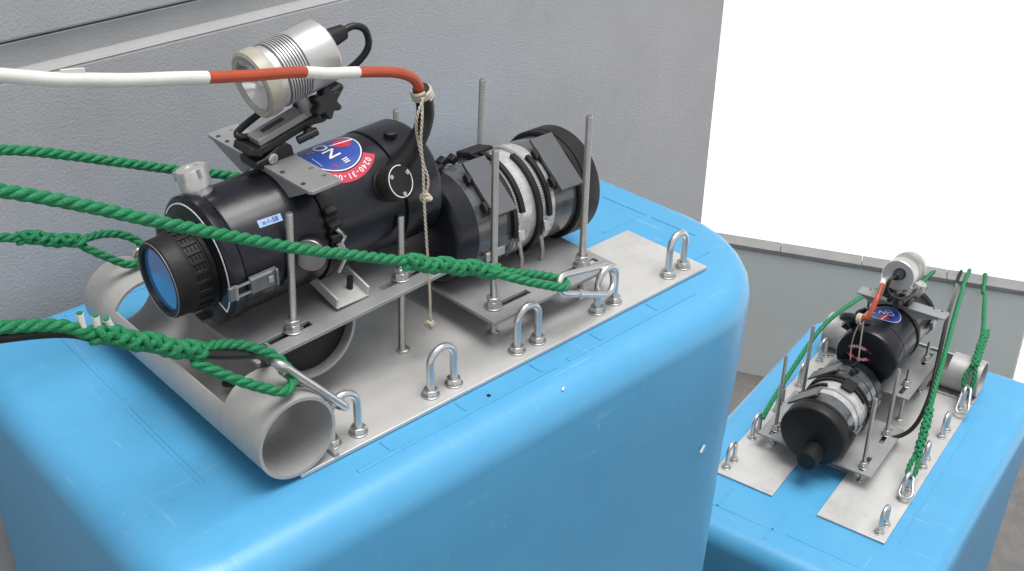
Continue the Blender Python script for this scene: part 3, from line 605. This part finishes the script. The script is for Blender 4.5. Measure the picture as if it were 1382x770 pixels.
# ------------------------------------------------------------------ ropes
def strands(path, r, pitch, n=3, seg=8, phase=0., rs=None, wob=0., hand=-1):
    P = resample([Vector(p) for p in path], pitch / 14); m = len(P); mb = MB()
    T = [((P[min(i + 1, m - 1)] - P[max(i - 1, 0)]).normalized()) for i in range(m)]
    s, _, _ = frame(T[0]); S = []
    for i in range(m):
        if i: s = T[i - 1].rotation_difference(T[i]) @ s; s = (s - T[i] * s.dot(T[i])).normalized()
        S.append(s.copy())
    sr = rs or r * .54
    for k in range(n):
        pts = []
        for i in range(m):
            a = phase + 2 * PI * (k / n + i / 14) * hand; q = T[i].cross(S[i]); rr = (r - sr) * (1 + wob * math.sin(i * .9 + k * 2))
            pts.append(P[i] + (S[i] * math.cos(a) + q * math.sin(a)) * rr)
        mb.tube(pts, sr, seg)
    return mb
def make_rope(label, line, loop=None, splice=None, r=.0064, pitch=.040, tape=None):
    t = thing('green_rope', label, 'rope')
    if line: strands(spline(line, .006), r, pitch).build('line', 'rope', t, ang=80)
    if loop: strands(spline(loop, .004), r * .92, pitch * .95, phase=1).build('eye_loop', 'rope', t, ang=80)
    if splice:
        sp = spline(splice, .004); mb = strands(sp, r * 1.58, .046, 3, 8, .4, r * .60, .2); m2 = strands(sp, r * 1.60, .046, 3, 8, 2.0, r * .60, .25, 1)
        # counter-laid strands give the plaited look
        P = resample([Vector(p) for p in sp], .0036)
        mb.add(m2.v, m2.f); mb.build('splice', 'rope', t, ang=80)
    if tape:
        for p, d in tape:
            m2 = MB(); p = Vector(p); d = Vector(d).normalized(); m2.cyl(p, p + d * .017, .0036, .0034, 12); tp = m2.build('tape_end', 'whitetape', t)
            m2 = MB(); m2.cyl(p + d * .0171, p + d * .0185, .003, .0026, 10); m2.build('strand_tip', 'rope', tp)
    return t
def make_snap_hook(label, p0, p1, up, r=.0042, wdt=.015, barrel=True):
    """elongated snap hook from p0 (rope end) to p1 (bolt end)"""
    t = thing('snap_hook', label, 'hook'); p0 = Vector(p0); p1 = Vector(p1); d = (p1 - p0); L = d.length; d.normalize(); s = (Vector(up) - d * d.dot(Vector(up))).normalized()
    w1, w0 = wdt, wdt * .62; pts = []
    for k in range(0, 15): a = -PI / 2 + PI * k / 14; pts.append(p0 + d * (L - w1 + w1 * math.cos(a)) + s * (w1 * math.sin(a)))
    for k in range(1, 5): pts.append(pts[14].lerp(p0 + d * w0 + s * w0, k / 5))
    for k in range(0, 13): a = PI / 2 + PI * k / 12; pts.append(p0 + d * (w0 + w0 * math.cos(a)) + s * (w0 * math.sin(a)))
    q0 = pts[-1].copy()
    for k in range(1, 5): pts.append(q0.lerp(pts[0], k / 5))
    mb = MB(); mb.tube(resample(spline(pts + [pts[0]], .003), .003)[:-1], r, 12, closed=True); mb.build('hook_body', 'bright', t)
    a, b = q0.lerp(pts[0], .12), q0.lerp(pts[0], .75)
    if barrel:
        m2 = MB(); m2.cyl(a, a.lerp(b, .42), r * 1.55, seg=16); m2.cyl(a.lerp(b, .46), b, r * 1.42, seg=16); m2.build('gate_sleeve', 'bright', t, bevel=.0005)
    else:
        m2 = MB(); m2.cyl(a.lerp(b, .30), a.lerp(b, .40), r * 1.5, seg=16); m2.build('gate_pin', 'bright', t)
    return t
def make_string(label, pts_a, pts_b, wrap_c, wrap_d, wrap_r, knots):
    t = thing('tie_string', label, 'string')
    strands(spline(pts_a, .004), .0019, .011, 2, 6).build('strand', 'cord', t, ang=80)
    strands(spline(pts_b, .004), .0019, .011, 2, 6).build('strand', 'cord', t, ang=80)
    s, tt, d = frame(wrap_d); c = Vector(wrap_c)
    mb = MB(); n = 90; mb.tube([c + d * (-.006 + .012 * k / n) + (s * math.cos(k * .21) + tt * math.sin(k * .21)) * wrap_r for k in range(n)], .0022, 8); mb.build('wrapping', 'cord', t)
    for k in knots:
        m2 = MB(); k = Vector(k)
        for i in range(5):
            a = random.random() * 6; o = Vector((math.cos(a), math.sin(a), random.uniform(-.6, .6))) * .0042; ax = Vector((random.uniform(-1, 1), random.uniform(-1, 1), random.uniform(-1, 1))).normalized(); u1, u2, _ = frame(ax)
            m2.tube([k + o * .5 + (u1 * math.cos(b * 2 * PI / 10) + u2 * math.sin(b * 2 * PI / 10)) * .0042 for b in range(10)], .0021, 7, closed=True)
        m2.build('knot', 'cord', t)
    return t

# ================================================================== near set
make_tank('large bright blue plastic tank in front carrying the nearer rig, at left', (-.125, .885, -.078, .522), (.21, .05, .04, .07), .66,
          [(.815, .075, .812, .155), (.812, .165, .810, .25), (.81, .262, .808, .45), (.02, .478, .40, .478), (.42, .478, .78, .478), (-.010, .06, -.008, .24), (-.008, .255, -.006, .45),
           (-.016, .06, -.014, .24), (.505, -.004, .505, -.024), (.40, -.004, .40, -.024), (.613, -.004, .613, -.024), (.28, -.004, .28, -.024), (.17, -.004, .17, -.024), (.44, -.0285, .68, -.0285), (.12, -.0285, .42, -.0285), (.70, .03, .79, .032), (.72, .17, .80, .172)])
tank_a = bpy.context.scene.objects['insulated_tank']
m2 = MB(); m2.box((.675, -.0745, .66 - .235), (.012, .0015, .004), Matrix.Rotation(R_(-50), 3, 'Y')); m2.build('white_scuff', 'scuff', tank_a)
m2 = MB(); m2.lathe((.318, -.019, .6542), (0, 0, 1), [(0, .0028), (.0009, .0020), (.001, 0)], 10, False, False); m2.build('dark_speck', 'rubber', tank_a)
m2 = MB(); m2.box((.40, -.060, .6475), (.006, .002, .001), Matrix.Rotation(R_(30), 3, 'Z')); m2.build('white_scuff', 'scuff', tank_a)
make_sled('steel base plate with cut-open pipe, five U-bolts nearest the camera, on near tank')
make_camera('black cylindrical underwater camera with lens port facing left, on the near sled')
make_light('silver finned underwater lamp clamped above the near black camera, facing left', [(.290, .204, .3850), (.308, .202, .3900), (.322, .198, .3830), (.325, .198, .362), (.310, .206, .342), (.285, .222, .326), (.245, .232, .318), (.205, .234, .308), (.168, .230, .296), (.158, .224, .292), (.166, .219, .289), (.190, .216, .290)])
make_detector('black and silver radiation detector drum with grey panels, behind the near camera')
hose = spline([(.331, .130, .255), (.3445, .130, .2705), (.352, .130, .290), (.350, .128, .310), (.341, .124, .327)], .004)
cab = spline([(.3405, .124, .327), (.330, .122, .343), (.305, .120, .357), (.268, .118, .3675), (.235, .112, .3765), (.205, .108, .384), (.166, .104, .396), (.12, .102, .405), (.070, .10, .4155), (.03, .10, .4245), (-.013, .10, .4335), (-.06, .10, .4455), (-.099, .10, .4565), (-.20, .10, .493), (-.35, .10, .56)], .004)
def sub(path, a, b):
    L = [0]
    for p, q in zip(path, path[1:]): L.append(L[-1] + (q - p).length)
    i0 = next(i for i, l in enumerate(L) if l >= a); i1 = next((i for i, l in enumerate(L) if l >= b), len(L) - 1); return path[i0:i1 + 1]
make_c = add_cable('white and red banded cable rising from black hose, running left past the near lamp', 'cable',
    [('hose', 'hose', .0106, hose), ('red_section', 'red', .0059, sub(cab, 0, .112)), ('white_sleeve', 'whitetape', .0064, sub(cab, .108, .184)), ('red_section', 'red', .0059, sub(cab, .18, .302)), ('white_sleeve', 'whitetape', .0065, sub(cab, .298, 9))])
m2 = MB(); m2.box((-.068, .10, .4545), (.022, .003, .006), Matrix.Rotation(R_(10), 3, 'Y') ); m2.build('tape_flag', 'whitetape', make_c)
make_string('off-white string tied round black hose, hanging beside the near camera', [(.336, .112, .322), (.326, .110, .308), (.324, .112, .290), (.330, .116, .268), (.330, .108, .245), (.332, .102, .225), (.327, .100, .208)],
    [(.335, .114, .322), (.328, .106, .300), (.324, .104, .275), (.323, .100, .245), (.319, .094, .20), (.317, .089, .16), (.316, .085, .12), (.316, .083, .085), (.315, .082, .050)], (.343, .124, .322), (-.35, 0, .9), .0108, [(.327, .1, .206), (.315, .082, .046)])
# ropes of the near rig
make_rope('green rope passing behind the silver cap to the wall side of near sled', [(-.30, .37, .366), (-.10, .365, .304), (-.016, .365, .277), (.14, .362, .209), (.22, .36, .176), (.34, .365, .118), (.50, .372, .070), (.545, .374, .058)])
make_rope('green rope stretched across front of near camera to far hook', [(-.30, .02, .465), (-.146, .02, .3888), (-.034, .024, .324), (.095, .030, .2515), (.18, .034, .209), (.245, .034, .178)],
    [(.355, .034, .1285), (.40, .030, .1075), (.438, .026, .092), (.462, .022, .0805), (.4745, .016, .0735), (.468, .006, .0735), (.450, .000, .081), (.40, .010, .105), (.360, .024, .126)], [(.240, .034, .180), (.27, .034, .1655), (.305, .034, .150), (.34, .033, .1345), (.375, .027, .119)])
make_rope('green rope with eye loop at the far left behind the lens port', [(-.30, .372, .30), (-.12, .370, .208), (-.034, .368, .172), (.012, .364, .154)],
    [(.016, .366, .154), (.045, .378, .146), (.070, .382, .136), (.088, .378, .124), (.094, .370, .114), (.088, .362, .106), (.066, .352, .107), (.040, .354, .126), (.014, .361, .148)], [(-.055, .369, .181), (-.02, .367, .167), (.018, .363, .151)], r=.0058)
make_snap_hook('small snap hook behind the lens port, holding far left rope loop', (.084, .372, .112), (.140, .381, .050), (.3, -.5, .6), .0036, .011, False)
make_rope('green rope with white taped splice ends at lower left, looped to front hook', [(-.34, .03, .325), (-.167, .022, .2737), (-.125, .022, .248), (-.095, .022, .232)],
    [(-.030, .024, .186), (-.005, .034, .176), (.020, .040, .165), (.045, .040, .151), (.066, .034, .135), (.076, .024, .120), (.074, .014, .110), (.060, .006, .108), (.035, .006, .124), (.005, .010, .147), (-.03, .018, .178)], [(-.12, .022, .2455), (-.095, .022, .231), (-.065, .022, .211), (-.040, .022, .195), (-.018, .023, .181)],
    tape=[((-.128, .022, .252), (-.02, .05, 1)), ((-.115, .022, .2445), (0, 0, 1)), ((-.101, .022, .238), (-.28, 0, 1))])
make_snap_hook('shiny snap hook on nearest U-bolt at the open pipe end', (.062, .020, .134), (.139, .022, .042), (.2, -1, .2), .0045, .0100)
make_snap_hook('bare wire snap hook clipped to fourth U-bolt of near sled', (.460, .010, .076), (.572, .020, .037), (.31, .35, .88), .0043, .0190, False)
bk = thing('black_cable', 'thin black cable under the lowest green rope at lower left', 'cable')
MB().tube(spline([(-.36, .03, .310), (-.17, .026, .2645), (-.11, .026, .2335), (-.05, .026, .195), (.0, .03, .1665), (.04, .040, .144), (.070, .062, .118), (.088, .090, .080), (.088, .12, .046), (.080, .17, .022)], .006), .0050, 12).build('sheath', 'hose', bk)

# ================================================================== far set (seen from behind)
CUR = Matrix.Translation((2.16559, .55966, -.97873)) @ Matrix.Rotation(3.344929, 4, 'Z')
make_tank('blue plastic tank farther back at right, carrying the rig seen from behind', (-.10, .925, -.085, .53), (.05, .05, .06, .08), .62,
          [(-.03, .0, .30, .0), (.32, .0, .52, .0), (.845, .03, .843, .20), (.84, .22, .84, .40), (.15, .425, .40, .425), (.42, .425, .72, .425), (.76, .06, .90, .06), (.77, .19, .88, .19)])
make_sled('steel base plate with rear notch on farther tank, seen from behind')
make_camera('black underwater camera showing its rear face, on the farther sled')
make_light('silver lamp with black cord seen from behind, above the farther camera', [(.290, .204, .3850), (.308, .202, .3900), (.322, .198, .3830), (.325, .198, .362), (.310, .206, .342), (.285, .222, .326), (.245, .232, .318), (.205, .234, .308), (.168, .230, .296), (.158, .224, .292), (.166, .219, .289), (.190, .216, .290)])
make_detector('black radiation detector with rear stub connector nearest, on the farther sled')
hoseb = spline([(.331, .130, .255), (.346, .126, .268), (.362, .122, .278), (.372, .140, .288), (.372, .165, .292)], .004)
cabb = spline([(.372, .165, .292), (.368, .178, .302), (.352, .182, .325), (.325, .182, .345), (.27, .172, .352), (.15, .14, .30), (-.10, .09, .15), (-.40, .04, .02), (-.595, .01, -.098), (-.66, .0, -.112), (-.735, -.01, -.112), (-.760, -.012, -.15), (-.765, -.012, -.3)], .004)
add_cable('red and white cable rising from the farther camera and over the low wall', 'cable', [('hose', 'hose', .0108, hoseb), ('red_section', 'red', .0059, sub(cabb, 0, .115)), ('white_sleeve', 'whitetape', .0064, sub(cabb, .11, 9))])
make_string('off-white string tied round the farther camera hose, hanging down', [(.374, .165, .29), (.378, .158, .25), (.374, .155, .21), (.380, .160, .18), (.382, .165, .16)],
    [(.374, .172, .29), (.385, .178, .22), (.392, .185, .15), (.398, .19, .10), (.40, .20, .085)], (.372, .163, .292), (.1, 1, .1), .0112, [(.382, .165, .158)])
make_rope('green rope from far bolt over the low wall beside the farther camera', [(.10, .385, .118), (.0, .365, .135), (-.15, .33, .12), (-.45, .27, .01), (-.67, .225, -.106), (-.79, .20, -.110), (-.82, .19, -.16), (-.82, .19, -.4)],
    [(.115, .385, .112), (.128, .392, .085), (.138, .392, .062), (.142, .384, .055), (.140, .374, .062), (.128, .372, .085), (.110, .379, .112)], [(.118, .384, .110), (.05, .376, .128), (-.02, .368, .137)])
make_snap_hook('snap hook lying at the pipe end of the farther sled', (.140, .384, .060), (.195, .392, .014), (.2, 1, .0), .0036, .014, False)
make_rope('green rope crossing the farther sled from fourth U-bolt over low wall', [(.50, .378, .075), (.46, .372, .12), (.38, .358, .175), (.28, .342, .20), (.10, .31, .19), (-.15, .265, .13), (-.45, .21, .0), (-.67, .165, -.105), (-.79, .15, -.110), (-.82, .145, -.16), (-.82, .145, -.4)],
    [(.50, .38, .078), (.522, .386, .058), (.538, .386, .042), (.544, .379, .036), (.538, .372, .042), (.520, .371, .060), (.498, .376, .080)], [(.505, .378, .072), (.46, .372, .12), (.42, .365, .15)])
make_snap_hook('snap hook on fourth U-bolt of the farther sled', (.540, .379, .040), (.59, .388, .012), (.2, 1, .0), .0036, .014, False)
make_rope('green rope on the left of the farther rig, passing behind its lamp', [(.555, .030, .050), (.50, .030, .075), (.38, .03, .11), (.22, .03, .14), (.05, .04, .13), (-.20, .04, .06), (-.45, .05, -.04), (-.60, .055, -.102), (-.71, .06, -.110), (-.75, .062, -.16), (-.75, .062, -.4)])
bk = thing('black_cable', 'thin black cable lying across farther sled and over low wall', 'cable')
MB().tube(spline([(.44, .20, .02), (.43, .28, .03), (.40, .33, .06), (.36, .345, .13), (.25, .325, .19), (.05, .285, .19), (-.20, .24, .12), (-.45, .19, .01), (-.66, .145, -.106), (-.77, .13, -.111), (-.80, .125, -.16), (-.80, .125, -.4)], .006), .0050, 12).build('sheath', 'hose', bk)
